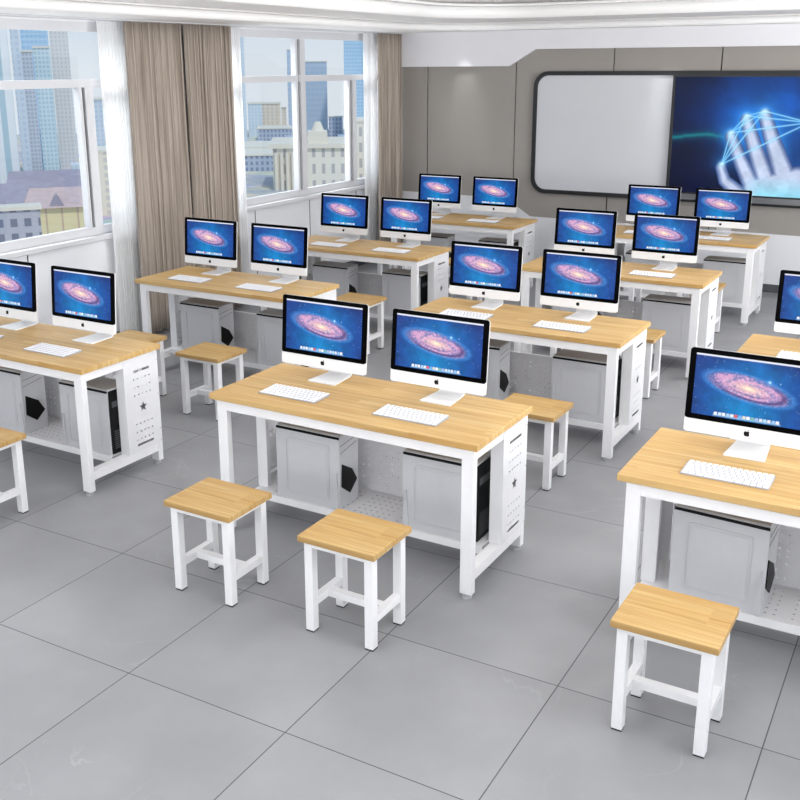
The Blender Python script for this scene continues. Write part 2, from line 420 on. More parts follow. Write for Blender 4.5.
# ------------------------------------------------------------------ pictures on screens
def picture_mesh(name, w, h, nx, ny, img):
    """flat display face in XZ, centre origin, facing -Y; img(u,v) -> sRGB 0..1 arrays, v down"""
    u, v = np.meshgrid(np.linspace(0, 1, nx), np.linspace(0, 1, ny))
    rgb = np.clip(img(u, v), 0, 1)
    l = np.where(rgb <= .04045, rgb/12.92, ((rgb+.055)/1.055)**2.4)
    me = bpy.data.meshes.new(name)
    vs = np.stack([(u-.5)*w, np.zeros_like(u), (.5-v)*h], -1).reshape(-1, 3)
    idx = np.arange(nx*ny).reshape(ny, nx)
    fs = np.stack([idx[1:, :-1], idx[1:, 1:], idx[:-1, 1:], idx[:-1, :-1]], -1).reshape(-1, 4)
    me.from_pydata(vs.tolist(), [], fs.tolist())
    at = me.color_attributes.new('picture', 'FLOAT_COLOR', 'POINT')
    at.data.foreach_set('color', np.concatenate([l.reshape(-1, 3), np.ones((nx*ny, 1))], 1).ravel().astype(np.float32))
    return me
def vnoise(u, v, fx, fy, seed, octs=4):
    out = np.zeros_like(u); a = 1; tot = 0
    for o in range(octs):
        rg = np.random.RandomState(seed+o); g = rg.rand(int(fy)+3, int(fx)+3)
        x = u*fx; y = v*fy; xi = np.clip(x.astype(int), 0, int(fx)+1); yi = np.clip(y.astype(int), 0, int(fy)+1)
        tx = x-xi; ty = y-yi; tx = tx*tx*(3-2*tx); ty = ty*ty*(3-2*ty)
        out += a*((g[yi, xi]*(1-tx)+g[yi, xi+1]*tx)*(1-ty)+(g[yi+1, xi]*(1-tx)+g[yi+1, xi+1]*tx)*ty)
        tot += a; a *= .55; fx *= 2; fy *= 2
    return out/tot
def mixa(a, b, t): return a*(1-t[..., None])+np.array(b)*t[..., None]
def galaxy(u, v):
    A = 16/9.; x = (u-.475); y = (v-.475)/A
    rgb = np.zeros(u.shape+(3,)) + np.array([.05, .27, .58])
    d = np.sqrt((x*1.0)**2+((v-.60)*.62)**2)
    rgb = mixa(rgb, [.06, .60, .85], np.exp(-(d/.36)**2)*.9)
    rgb = mixa(rgb, [.14, .13, .36], np.clip((np.abs(u-.5)*1.4)**2+np.clip(.2-v, 0, 1)*2.0, 0, 1)*.8)
    nz = vnoise(u, v, 9, 5, 3)
    rgb *= (.78+.45*nz)[..., None]
    th = math.radians(10.5); c, s = math.cos(th), math.sin(th)
    p = x*c+y*s; q = -x*s+y*c
    r = np.sqrt((p/.385)**2+(q/.118)**2); ang = np.arctan2(q/.118, p/.385)
    n2 = vnoise(u, v, 26, 15, 11, 3); n3 = vnoise(u, v, 60, 34, 21, 2)
    arms = .5+.5*np.cos(2*ang-9.0*r+2.2*(n2-.5))
    glow = np.exp(-(r/1.25)**4)
    rgb = mixa(rgb, [.10, .22, .50], np.clip(glow, 0, 1)*.6)
    disc = np.clip((1.08-r)*2.2, 0, 1)**.8*np.clip(1.25-.45*r, 0, 1)
    t = np.clip(disc*(1.02+.30*arms+.8*(n3-.5)), 0, 1)
    spk = vnoise(u, v, 80, 46, 31, 2); fil = .5+.5*np.cos(3*ang-16*r+5*(n2-.5))
    t = np.clip(t*(.72+.5*fil*(r > .22)+.30*(r <= .22))*(.55+.9*spk), 0, 1)
    rgb = mixa(rgb, [.80, .60, .76], t)
    rgb = mixa(rgb, [.93, .84, .93], np.clip((spk-.58)*5, 0, 1)*np.clip(1.1-r, 0, 1)*.8)
    ring_ = np.exp(-((r-1.02)/.10)**2); rgb = mixa(rgb, [.22, .55, .85], ring_*(.25+.5*n3))
    core = np.exp(-(r/.34)**2)
    rgb = mixa(rgb, [.95, .80, .70], core*.75)
    rgb = mixa(rgb, [1, .95, .82], np.exp(-(r/.13)**2)*.9)
    lane = np.exp(-((r-.80)/.07)**2)*np.clip(.5+.9*np.sin(ang+.6), 0, 1)+np.exp(-((r-.5)/.05)**2)*np.clip(np.sin(ang), 0, 1)*.6
    rgb = mixa(rgb, [.25, .20, .42], np.clip(lane*(.5+n3*.6), 0, .75))
    rg = np.random.RandomState(5)
    for k in range(110):
        cx, cy, b = rg.rand(), rg.rand(), rg.rand()
        e = np.exp(-(((u-cx)*A)**2+(v-cy)**2)/(.0045+.002*b)**2)
        rgb = mixa(rgb, [.75, .88, 1], e*(.25+.6*b))
    e = np.exp(-(((u-.645)*A)**2+(v-.325)**2)/.020**2); rgb = mixa(rgb, [.85, .96, 1], np.clip(e*1.3, 0, 1))
    e = np.exp(-(((u-.645)*A)**2+(v-.325)**2)/.055**2); rgb = mixa(rgb, [.4, .7, 1], e*.35)
    e = np.exp(-(((u-.735)*A)**2+(v-.33)**2)/.010**2); rgb = mixa(rgb, [.8, .9, 1], np.clip(e, 0, 1))
    rgb = mixa(rgb, [.86, .87, .92], (v < .026).astype(float))
    # dock shelf and icons
    sh = ((v > .955) & (v < .99) & (np.abs(u-.48) < .295-(.99-v)*.3)).astype(float); rgb = mixa(rgb, [.80, .82, .88], sh*.6)
    cols = [tuple(.25*.9+.75*c_ for c_ in cc_) for cc_ in [(.9, .92, .95), (.75, .85, .95), (.92, .92, .92), (.6, .75, .9), (.85, .88, .9), (.85, .2, .2), (.3, .6, .9), (.8, .8, .75), (.95, .95, .98), (.35, .65, .6),
            (.55, .65, .85), (.8, .85, .9), (.6, .8, .95), (.85, .85, .9), (.5, .7, .9), (.9, .9, .95)]]
    for k, cc in enumerate(cols):
        cx = .215+k*.0353
        e = (((u-cx)*A/.026)**4+((v-.945)/.026)**4 < 1).astype(float); rgb = mixa(rgb, cc, e)
    return rgb
GAL = picture_mesh('screen', .464, .261, 210, 120, galaxy)
GAL.materials.append(M['screen'])

# ------------------------------------------------------------------ computer monitor
def logo_pts():
    # rounded fruit outline, unit height about 1, centre 0
    half = [(0, .30), (.10, .34), (.24, .36), (.38, .28), (.47, .12), (.48, -.08), (.42, -.27), (.32, -.42), (.20, -.50), (.09, -.47), (0, -.44)]
    pts = [(x, z) for x, z in half]
    left = [(-x, z) for x, z in half[1:-1]][::-1]
    pts = pts + left
    # bite on the right
    out = []
    for x, z in pts:
        d = math.hypot(x-.56, z-.03)
        if d < .24:
            k = .24/max(d, .01); x = .56+(x-.56)*k
            if x > .5: x = .36
            x = min(x, .36)
        out.append((x, z))
    return out
def make_monitor():
    root = thing('computer_monitor', 'x', 'monitor')
    T = Matrix.Translation((0, -.075, .077)) @ Matrix.Rotation(math.radians(-4.8), 4, 'X')
    def tr(bm): bmesh.ops.transform(bm, matrix=T, verts=bm.verts); return bm
    W, Hh = .258, .362
    bm = BM(); plate(bm, [rrect(-W, W, .0, Hh, .012, 5)], .0085, .016, 'XZ')
    # swelling back of the case
    r = bmesh.ops.create_uvsphere(bm, u_segments=28, v_segments=14, radius=1)
    for v in r['verts']:
        v.co = Vector((v.co.x*.225, .012+max(v.co.y, -.2)*.032, .20+v.co.z*.15))
    obj('housing', tr(bm), M['alu'], root, False)
    bm = BM(); plate(bm, [rrect(-W, W, .0, .066, .012, 5)], 0, .0084, 'XZ')
    obj('chin', tr(bm), M['alu'], root)
    bm = BM(); prism(bm, rrect(-W, W, .058, Hh, .012, 5), -.0012, .0084)
    obj('bezel', tr(bm), M['bezel'], root)
    sc = bpy.data.objects.new('screen', GAL); COL.objects.link(sc); sc.parent = root
    sc.matrix_local = T @ Matrix.Translation((0, -.0022, .081+.1305))
    bm = BM(); prism(bm, [(x*.026, z*.026+.030) for x, z in logo_pts()], -.0008, .0002)
    prism(bm, [(x*.026+.002, z*.026+.030) for x, z in [(0, .38), (.03, .50), (.12, .60), (.20, .62), (.19, .52), (.12, .42)]], -.0008, .0002)
    obj('logo', tr(bm), M['black'], root)
    # bent one-piece stand
    bm = BM()
    path = [(-.09, .004), (.085, .004), (.096, .010), (.099, .022), (.060, .13), (.036, .20)]
    hw = [.083, .071, .070, .069, .066, .066]
    vs = []
    for k, (y, z) in enumerate(path):
        if k < len(path)-1: dy, dz = path[k+1][0]-y, path[k+1][1]-z
        l = math.hypot(dy, dz); ny, nz = -dz/l*.0035, dy/l*.0035
        vs.append([bm.verts.new((-hw[k], y-ny, z-nz)), bm.verts.new((hw[k], y-ny, z-nz)), bm.verts.new((hw[k], y+ny, z+nz)), bm.verts.new((-hw[k], y+ny, z+nz))])
    fs = [bm.faces.new(vs[0]), bm.faces.new(vs[-1][::-1])]
    for a, b_ in zip(vs, vs[1:]):
        for i in range(4): fs.append(bm.faces.new((a[i], b_[i], b_[(i+1) % 4], a[(i+1) % 4])))
    bmesh.ops.recalc_face_normals(bm, faces=bm.faces[:])
    for v in bm.verts: v.co.z = max(v.co.z, .0008)
    obj('stand', bm, M['alu'], root)
    bm = BM(); cyl(bm, (0, -.040+.035, .19), .03, .05, 16, axis='Y'); obj('hinge', bm, M['silver'], root)
    return root

def make_keyboard(individual):
    root = thing('keyboard', 'x', 'keyboard')
    bm = BM(); prism(bm, [(0, .0012), (.137, .0012), (.137, .009), (0, .0042)], 0, .34, 'YZ')
    obj('base', bm, M['kbase'], root)
    rows = []
    x0, x1 = .005, .335; g = .0050
    y = .005
    layouts = [[1.25, 1.25, 1.5, 6.2, 1.5, 1.25, 1, 1, 1], [2.3]+[1]*10+[2.3], [1.9]+[1]*11+[1.8], [1.6]+[1]*12+[1.2], [1]*13+[1.6], [1.1]*14]
    hs = [.0205]*5+[.0125]
    big = BM()
    for r_, lay in enumerate(layouts):
        u = (x1-x0-g*(len(lay)-1))/sum(lay); x = x0
        for w_ in lay:
            ww = u*w_
            bm = BM() if individual else big
            z = .0045+.0045*(y+hs[r_]/2)/.137
            box(bm, x, x+ww, y, y+hs[r_], z+.0002, z+.0024, .0012)
            if individual: obj('key', bm, M['key'], root)
            x += ww+g
        y += hs[r_]+g
    if not individual:
        k = obj('keys', big, M['key'], root)
    else: big.free()
    return root

# ------------------------------------------------------------------ desk
L, Wd, HT = 1.49, .627, .755
def star(cx, cy, R):
    return [(cx+(R if k % 2 == 0 else R*.42)*math.cos(PI/2+k*PI/5), cy+(R if k % 2 == 0 else R*.42)*math.sin(PI/2+k*PI/5)) for k in range(10)]
def make_desk():
    root = thing('computer_desk', 'x', 'desk')
    bx('tabletop', (0, L, 0, Wd, HT-.030, HT), M['wood'], root, bev=.002)
    a, b_ = .036, L-.021; f, bk = .014, Wd-.013; s, t = .060, .038
    for x in (a, b_-s):
        for y in (f, bk-t):
            lg = bx('leg', (x, x+s, y, y+t, .022, HT-.031), M['white'], root, bev=.002)
            bm = BM(); cyl(bm, (x+s/2, y+t/2, .006), .023, .012, 20); cyl(bm, (x+s/2, y+t/2, .017), .012, .0095, 12)
            obj('levelling_foot', bm, M['foot'], lg)
    for y in (f, bk-t): bx('rail', (a+s, b_-s, y+.001, y+t-.001, HT-.081, HT-.031), M['white'], root)
    for x in (a, b_-s):
        bx('side_rail', (x+.010, x+s-.001 if x > 1 else x+s-.010, f+t, bk-t, HT-.081, HT-.031), M['white'], root)
        bx('side_stretcher', (x+.005, x+s-.001, f+t, bk-t, .088, .138), M['white'], root)
    # side channels: pierced outer sheet and a front flange
    yo, ye = .330, bk-t-.001
    yp = bk-.003
    for x, sgn in ((a, 1), (b_, -1)):
        bm = BM(); ym = (yo+yp)/2
        holes = [rrect(ym-.068, ym+.068, .625, .640, .006, 3), rrect(ym-.068, ym+.068, .172, .187, .006, 3), star(ym, .405, .034)]
        for z in (.585, .536, .487, .310, .261, .213):
            for k in range(5): holes.append(circ(ym-.064+k*.032, z, .0055, 6))
        xa = x-.0022 if sgn > 0 else x+.0002
        plate(bm, [rect(yo, yp, .139, HT-.050)]+holes, xa, xa+.002, 'YZ')
        o = obj('side_panel', bm, M['perf'], root)
        xf = (x, x+.062) if sgn > 0 else (x-.062, x)
        bm = BM(); box(bm, xf[0], xf[1], yo, yo+.003, .139, HT-.082)
        xi = (xf[1]-.002, xf[1]) if sgn > 0 else (xf[0], xf[0]+.002)
        box(bm, xi[0], xi[1], yo+.003, yo+.028, .139, HT-.082)
        obj('front_flange', bm, M['white'], root)
        bm = BM()
        for z in (.155, .23, .45, .66):
            cyl(bm, ((x-.0033 if sgn > 0 else x+.0033), yp-.010, z), .004, .0022, 8, axis='X')
        obj('screws', bm, M['foot'], root)
    # pierced shelf with a turned-down lip, and pierced back panel
    bm = BM(); holes = []
    for i in range(33):
        for j in range(6):
            if i % 7 == 6: continue
            holes.append(circ(.175+i*.0355, .30+j*.044, .0075, 6))
    plate(bm, [rect(a+s+.003, b_-s-.003, .252, ye)]+holes, .145, .147, 'XY')
    obj('shelf', bm, M['perf'], root)
    bx('shelf_lip', (a+s, b_-s, .247, .2515, .110, .147), M['white'], root)
    bm = BM(); holes = []
    for i in range(34):
        if i % 7 == 6: continue
        for j in range(7): holes.append(circ(.17+i*.0355, .184+j*.034, .0050, 6))
    plate(bm, [rect(a+s+.003, b_-s-.003, .1475, .436)]+holes, ye-.006, ye-.004, 'XZ')
    obj('back_panel', bm, M['perf'], root)
    bx('back_panel_edge', (a+s, b_-s, ye-.0065, ye+.012, .4365, .442), M['white'], root)
    return root

# ------------------------------------------------------------------ pc tower
def make_pc(kind):
    root = thing('computer_tower', 'x', 'computer')
    w, d, h = .392, .185, .403
    bm = BM()
    # body as a wedge-nosed box, seen from its side
    box(bm, .003, w-.004, .004, d, .0, h-.006, .003)
    obj('case', bm, M['case'], root)
    bx('top_cover', (.004, w-.003, .006, d-.001, h-.0055, h), M['case_top'], root, bev=.002)
    bm = BM()
    prism(bm, [(0, 0), (w-.035, 0), (w, .022), (w, h-.022), (0, h-.022)], -.001, .0035)
    obj('side_panel', bm, M['case'], root)
    bm = BM()
    x0, x1, z0, z1 = .062, w-.062, .040, h-.062
    plate(bm, [rrect(x0, x1, z0, z1, .018, 5), rrect(x0+.005, x1-.005, z0+.005, z1-.005, .014, 5)], -.0045, -.0012, 'XZ')
    prism(bm, rrect(x0+.014, x1-.014, z0+.014, z1-.014, .012, 5), -.0028, -.0012)
    obj('embossed_square', bm, M['case'], root)
    bx('black_strip', (.002, w-.002, -.0025, .003, h-.021, h-.009), M['black'], root)
    # curved handle fin on the lower edges
    for xx, sg in ((w-.036, 1), (.0, 1)):
        if kind == 'wrap' and xx < .1: continue
        if kind == 'open' and xx > .1: continue
        bm = BM()
        pts = [(xx+.020, .20), (xx+.009, .13), (xx+.001, .04), (xx, .004), (xx+.030, .004), (xx+.032, .05), (xx+.026, .13)]
        prism(bm, pts, -.009, -.0012)
        obj('fin', bm, M['case'], root)
    if kind == 'wrap':
        bm = BM(); prism(bm, [(.020, .120), (.026, .243), (.118, .190), (.164, .118), (.096, .064)], w-.004, w+.0015, 'YZ')
        obj('black_opening', bm, M['black'], root)
        bm = BM()
        for k in range(2): prism(bm, [(.012+.002*k, .30+.04*k), (.165, .325+.03*k), (.165, .3275+.03*k), (.012+.002*k, .3025+.04*k)], w-.004, w-.003, 'YZ')
        obj('seam', bm, M['vent'], root)
    else:
        bx('front_bezel', (w-.0035, w+.006, .010, d-.004, .006, h-.012), M['black'], root, bev=.002)
        bm = BM()
        for k in range(9): box(bm, w+.006, w+.0075, .03, d-.03, .035+k*.013, .041+k*.013)
        obj('vent', bm, M['vent'], root)
        bx('drive_bay', (w+.006, w+.0075, .025, d-.022, .29, .325), M['vent'], root)
        bx('black_slot', (-.0035, -.0005, .008, .014, .075, .215), M['black'], root)
    return root

# ------------------------------------------------------------------ stool
def make_stool():
    root = thing('stool', 'x', 'stool')
    w, d = .375, .315
    bx('seat', (0, w, 0, d, .423, .45), M['seat_wood'], root, bev=.0025, seg=2)
    a, s = .020, .040
    for x in (a, w-a-s):
        for y in (a, d-a-s):
            lg = bx('leg', (x, x+s, y, y+s, .006, .4225), M['white'], root, bev=.0015)
            bx('foot_cap', (x+.001, x+s-.001, y+.001, y+s-.001, 0, .006), M['rubber'], lg)
        bx('side_stretcher', (x+.004, x+s-.004, a+s, d-a-s, .115, .150), M['white'], root)
        bx('side_rail', (x+.002, x+s-.006, a+s, d-a-s, .398, .4225), M['white'], root)
    for y in (a, d-a-s): bx('seat_rail', (a+s, w-a-s, y+.002, y+s-.006, .398, .4225), M['white'], root)
    bx('cross_stretcher', (a+s-.004, w-a-s+.004, d/2-.018, d/2+.018, .117, .148), M['white'], root)
    return root

# ------------------------------------------------------------------ lay the classroom out
DESK = {(0, 0): (-5.587, 3.708), (0, 1): (-5.589, 5.675), (0, 2): (-5.57, 7.513), (0, 3): (-5.557, 9.52),
        (1, 0): (-3.228, 3.74), (1, 1): (-3.215, 5.668), (1, 2): (-3.199, 7.577), (1, 3): (-3.201, 9.543),
        (2, 0): (-1.121, 3.742), (2, 1): (-1.10, 5.67)}
WHERE = {(0, 0): 'the desk cut off by the left edge', (0, 1): 'the desk in front of the taupe drapes', (0, 2): 'the desk beside the second window',
         (0, 3): 'the farthest window-side desk', (1, 0): 'the centre foreground desk', (1, 1): 'the second desk of the middle column',
         (1, 2): 'the third desk of the middle column', (1, 3): 'the farthest middle desk, under the wall screen', (2, 0): 'the foreground desk at right',
         (2, 1): 'the desk behind the foreground monitor at right'}
DLAB = {(0, 0): 'wood-topped white steel desk cut off by the left edge, star-pierced end panel',
        (0, 1): 'wood-topped white desk standing in front of the taupe drapes',
        (0, 2): 'wood-topped white desk beside the second window, third of the window-side column',
        (0, 3): 'small-looking wood-topped desk farthest back by the windows and the grey wall',
        (1, 0): 'whole wood-topped white computer desk in the centre foreground with two stools before it',
        (1, 1): 'wood-topped white desk second in the middle column, behind the centre one',
        (1, 2): 'wood-topped white desk third in the middle column, right of centre',
        (1, 3): 'wood-topped white desk farthest back in the middle column below the blue wall screen',
        (2, 0): 'large wood-topped desk at the right edge with a stool pushed against its front',
        (2, 1): 'wood desk corner at the right edge just behind the foreground monitor'}
order = [(1, 0), (2, 0), (0, 0), (0, 1), (1, 1), (2, 1), (0, 2), (1, 2), (0, 3), (1, 3)]
desk0 = make_desk(); index_kids(desk0)
mon0 = make_monitor(); index_kids(mon0)
kb_fine = make_keyboard(True); index_kids(kb_fine)
kb_far = make_keyboard(False); index_kids(kb_far)
pcw = make_pc('wrap'); index_kids(pcw)
pco = make_pc('open'); index_kids(pco)
st0 = make_stool(); index_kids(st0)
used = set()
def put(proto, *a):
    first = proto.name not in used; used.add(proto.name)
    return place(proto, first, *a)
for k in order:
    x, y = DESK[k]; wh = WHERE[k]
    put(desk0, (x, y, 0), DLAB[k], 'desk', 'computer desks in three columns')
    sh = .055 if k == (0, 2) else 0
    for i, (mx, side) in enumerate(((.405, 'left'), (1.068, 'right'))):
        put(mon0, (x+mx+sh*(1, .9)[i], y+.50, HT+.0005), 'white monitor showing a galaxy, %s one on %s' % (side, wh), 'monitor', 'galaxy-screen monitors on the desks')
        put(kb_fine if k in ((1, 0), (2, 0)) else kb_far, (x+(.217, .882)[i]+sh, y+.123, HT+.0005), 'thin white keyboard at the %s seat of %s' % (side, wh), 'keyboard', 'white keyboards')
        if i == 0:
            put(pcw, (x+(.275 if k == (0, 0) else .215 if k[0] < 2 else .170), y+(.262 if k != (2, 0) else .280), .1475), 'grey tower with black notch under left of %s' % wh, 'computer', 'grey computer towers under the desks', -.06 if k == (2, 0) else 0)
        else:
            put(pco, (x+(1.004 if k == (0, 0) else .975), y+.262, .1475), 'black-fronted grey tower under right of %s' % wh, 'computer', 'grey computer towers under the desks')
STOOL = [((1, 0), 0, -3.012, 3.140, 'wood-seated white stool in the foreground, left of the pair before the centre desk'),
         ((1, 0), 1, -2.282, 3.150, 'wood-seated white stool in the foreground, right of the pair before the centre desk'),
         ((2, 0), 0, -.938, 3.155, 'large wood-seated white stool at lower right, in front of the right foreground desk'),
         ((0, 0), 1, -4.625, 3.115, 'wood-seated stool cut off by the left edge below the left desk'),
         ((0, 1), 1, -4.643, 5.052, 'complete wood-seated stool in front of the desk by the drapes'),
         ((0, 1), 0, -5.37, 5.045, 'stool half hidden behind the right end of the left-edge desk'),
         ((1, 1), 1, -2.265, 5.060, 'stool peeking out behind the right end of the centre foreground desk'),
         ((1, 1), 0, -2.99, 5.060, 'stool at the left seat of the second middle desk, hidden behind monitors'),
         ((0, 2), 1, -4.625, 6.955, 'stool seen between two monitors, before the desk beside the second window'),
         ((0, 2), 0, -5.35, 6.90, 'stool at the left seat of the desk beside the second window'),
         ((0, 3), 0, -5.35, 8.905, 'stool at the left seat of the farthest window-side desk'),
         ((0, 3), 1, -4.61, 8.905, 'stool at the right seat of the farthest window-side desk'),
         ((1, 2), 1, -2.258, 6.975, 'stool showing past the right end of the second middle desk'),
         ((1, 2), 0, -2.98, 6.975, 'stool at the left seat of the third middle desk'),
         ((1, 3), 1, -2.255, 8.915, 'stool showing past the right end of the third middle desk'),
         ((1, 3), 0, -2.985, 8.915, 'stool at the left seat of the farthest middle desk'),
         ((2, 1), 0, -.92, 5.065, 'stool hidden behind the foreground monitor at right')]
for k, i, x, y, lab in STOOL:
    put(st0, (x, y, 0), lab, 'stool', 'wood-seated stools')

# ------------------------------------------------------------------ whiteboard and wall screen
BZ0, BZ1, BX0, BX1 = .905, 2.272, -4.575, .99
root = thing('whiteboard', 'wide whiteboard with dark rounded frame on the grey front wall', 'whiteboard', (BX0, YF, BZ0))
bm = BM()
plate(bm, [rrect(0, BX1-BX0, 0, BZ1-BZ0, .17, 10), rrect(.045, BX1-BX0-.045, .045, BZ1-BZ0-.045, .13, 10)], -.045, -.001, 'XZ')
obj('frame', bm, M['frame_dark'], root)
bm = BM(); prism(bm, rrect(.044, BX1-BX0-.044, .044, BZ1-BZ0-.044, .13, 10), -.030, -.001)
obj('writing_surface', bm, M['board'], root)

SX0, SX1, SZ0, SZ1 = -2.985, -.60, .925, 2.24
def hand_img(u, v):
    # sample positions as metres on the wall, measured from the lower left screen corner
    w, h = SX1-SX0-.06, SZ1-SZ0-.115
    X = u*w+SX0+.03; Z = SZ1-.03-v*h
    rgb = np.zeros(u.shape+(3,))+np.array([.02, .08, .22])
    def blob(cx, cz, rx, rz, col, k):
        nonlocal rgb
        rgb = mixa(rgb, col, np.clip(np.exp(-((X-cx)/rx)**2-((Z-cz)/rz)**2)*k, 0, 1))
    blob(-2.0, 2.0, .55, .42, [.05, .28, .62], .8)
    blob(-2.05, 1.66, .42, .40, [.10, .44, .84], .85)
    blob(-1.4, 1.5, .40, .35, [.05, .30, .65], .7)
    blob(-2.9, 1.0, .5, .5, [.02, .04, .16], .8)
    nz = vnoise(u, v, 8, 5, 40); rgb *= (.7+.6*nz)[..., None]
    zc = 1.605+.018*np.sin(X*9)+.012*(vnoise(u, v, 50, 2, 9)-.5)
    rgb = mixa(rgb, [.10, .62, .62], np.exp(-((Z-zc)/.016)**2)*np.clip((-2.3-X)*4, 0, 1)*.8)
    rgb = mixa(rgb, [.06, .40, .45], np.exp(-((Z-zc)/.05)**2)*np.clip((-2.3-X)*4, 0, 1)*.5)
    def cap(ax, az, bx_, bz, ra, rb):
        t = np.clip(((X-ax)*(bx_-ax)+(Z-az)*(bz-az))/((bx_-ax)**2+(bz-az)**2), 0, 1)
        d = np.hypot(X-(ax+t*(bx_-ax)), Z-(az+t*(bz-az))); return d-(ra+(rb-ra)*t), t
    segs = [((-2.425, 1.285), (-2.375, 1.15), .052, .060), ((-2.375, 1.15), (-2.17, .985), .060, .080),
            ((-2.345, 1.605), (-2.235, 1.37), .060, .070), ((-2.235, 1.37), (-2.08, 1.08), .070, .086),
            ((-2.205, 1.775), (-2.11, 1.52), .062, .074), ((-2.11, 1.52), (-1.955, 1.15), .074, .092),
            ((-2.03, 1.825), (-1.92, 1.54), .064, .078), ((-1.92, 1.54), (-1.76, 1.16), .078, .105),
            ((-1.46, 1.42), (-1.60, 1.08), .062, .10), ((-2.08, 1.08), (-1.97, .92), .10, .14), ((-1.955, 1.12), (-1.88, .92), .11, .15), ((-1.76, 1.14), (-1.72, .92), .12, .16)]
    segs += [((-2.10, 1.10), (-1.66, 1.20), .09, .12)]
    segs = [(a, b_, ra*1.10+.002, rb*1.12) for a, b_, ra, rb in segs]
    d = np.full(u.shape, 9.)
    for (a, b_, ra, rb) in segs:
        dd, t = cap(*a, *b_, ra, rb); d = np.minimum(d, dd)
    pal, t = cap(-2.0, .94, -1.66, .94, .15, .2); d = np.minimum(d, pal)
    m_ = np.clip(-d/.006, 0, 1); edge = np.clip(-d/.055, 0, 1)
    sk = mixa(np.zeros(u.shape+(3,))+np.array([.18, .28, .50]), [.76, .81, .92], edge)
    up_ = np.clip((1.22-Z)/.25, 0, 1)*np.clip((X+2.22)/.2, 0, 1)
    sk = mixa(sk, [.50, .88, .96], up_*.85)
    sk *= (.9+.2*vnoise(u, v, 30, 18, 77, 3))[..., None]
    rgb = rgb*(1-m_[..., None])+sk*m_[..., None]
    glow = np.exp(-np.clip(d, 0, 9)/.05)*(1-m_); rgb = mixa(rgb, [.25, .65, 1.], glow*.45*np.clip((Z-1.25)/.3, 0, 1))
    tips = [(-2.42, 1.32), (-2.355, 1.645), (-2.21, 1.82), (-2.035, 1.87), (-1.60, 1.765)]
    links = [(0, 1), (0, 2), (0, 3), (0, 4), (1, 2), (1, 3), (1, 4), (2, 3), (2, 4), (3, 4)]
    for i, j in links:
        dd, t = cap(*tips[i], *tips[j], 0, 0)
        rgb = mixa(rgb, [.80, .95, 1.], np.exp(-(dd/.006)**2)*.9)
        rgb = mixa(rgb, [.3, .75, 1.], np.exp(-(dd/.022)**2)*.25)
    for cx, cz in tips:
        e = np.exp(-((X-cx)**2+(Z-cz)**2)/.035**2); rgb = mixa(rgb, [.85, .97, 1.], e*.75)
        e = np.exp(-((X-cx)**2+(Z-cz)**2)/.12**2); rgb = mixa(rgb, [.2, .6, 1.], e*.25*(1-m_))
    return rgb
w, h = SX1-SX0, SZ1-SZ0
root = thing('wall_screen', 'large lit display showing a glowing hand joined by light lines on blue', 'screen', (SX0, YF-.046, SZ0))
bm = BM(); plate(bm, [rrect(0, w, 0, h, .015, 4), rect(.028, w-.028, .088, h-.028)], -.045, -.0, 'XZ'); obj('frame', bm, M['frame_dark'], root)
bx('panel_back', (.02, w-.02, -.020, -.001, .02, h-.02), M['black'], root)
me = picture_mesh('display', w-.06, h-.115, 420, 230, hand_img); me.materials.append(M['bigscreen'])
o = bpy.data.objects.new('display', me); COL.objects.link(o); o.parent = root; o.location = (w/2, -.030, .088+(h-.115)/2)
bx('speaker_bar', (.01, w-.01, -.052, -.0455, .012, .072), M['silver'], root)

# ------------------------------------------------------------------ lamps
n = 0
for ix, xx in enumerate((-4.0, -2.35, -.7)):  # glowing panels added overhead, out of view, for even room light
    for iy, yy in enumerate((.6, 3.0, 5.4, 7.8)):
        t = thing('added_ceiling_light', 'unseen ceiling light panel added to light the room', 'ceiling light', (xx, yy, H0-.03), 'added ceiling light panels')
        bm = BM(); plate(bm, [rect(-.33, .33, -.66, .66), rect(-.30, .30, -.63, .63)], 0, .029, 'XY'); obj('frame', bm, M['winframe'], t)
        bx('diffuser', (-.30, .30, -.63, .63, .006, .020), M['lamp'], t)
t = thing('pendant_light', 'slim brass-edged linear lamp at the very top of the view under the ceiling', 'pendant light', (-2.75, 8.3, 2.870))
bx('housing', (-.85, .85, -.14, .14, .012, .040), M['gold'], t, bev=.003)
bx('diffuser', (-.78, .78, -.09, .09, .0, .0115), M['spot'], t)
for xx in (-.6, .6):
    bm = BM(); cyl(bm, (xx, 0, (.0405+H0-2.870)/2), .006, H0-2.870-.0405, 8); obj('rod', bm, M['gold'], t)
for xx, lab in ((-5.45, 'small downlight over the plain taupe panel left of the whiteboard'), (-3.05, 'small downlight over the top of the whiteboard')):
    t = thing('downlight', lab, 'downlight', (xx, YF-.27, ZC))
    bm = BM(); plate(bm, [circ(0, 0, .045, 24), circ(0, 0, .035, 24)], -.006, -.001, 'XY'); obj('trim_ring', bm, M['winframe'], t)
    bm = BM(); cyl(bm, (0, 0, -.0025), .034, .002, 24); obj('lens', bm, M['spot'], t)
    ld = bpy.data.lights.new('downlight_lamp', 'SPOT'); ld.energy = 15; ld.spot_size = .85; ld.spot_blend = 1; ld.shadow_soft_size = .03
    lo = bpy.data.objects.new('downlight_lamp', ld); COL.objects.link(lo); lo.location = (0, 0, -.012); lo.parent = t
    lo.rotation_euler = (math.radians(15), 0, 0)

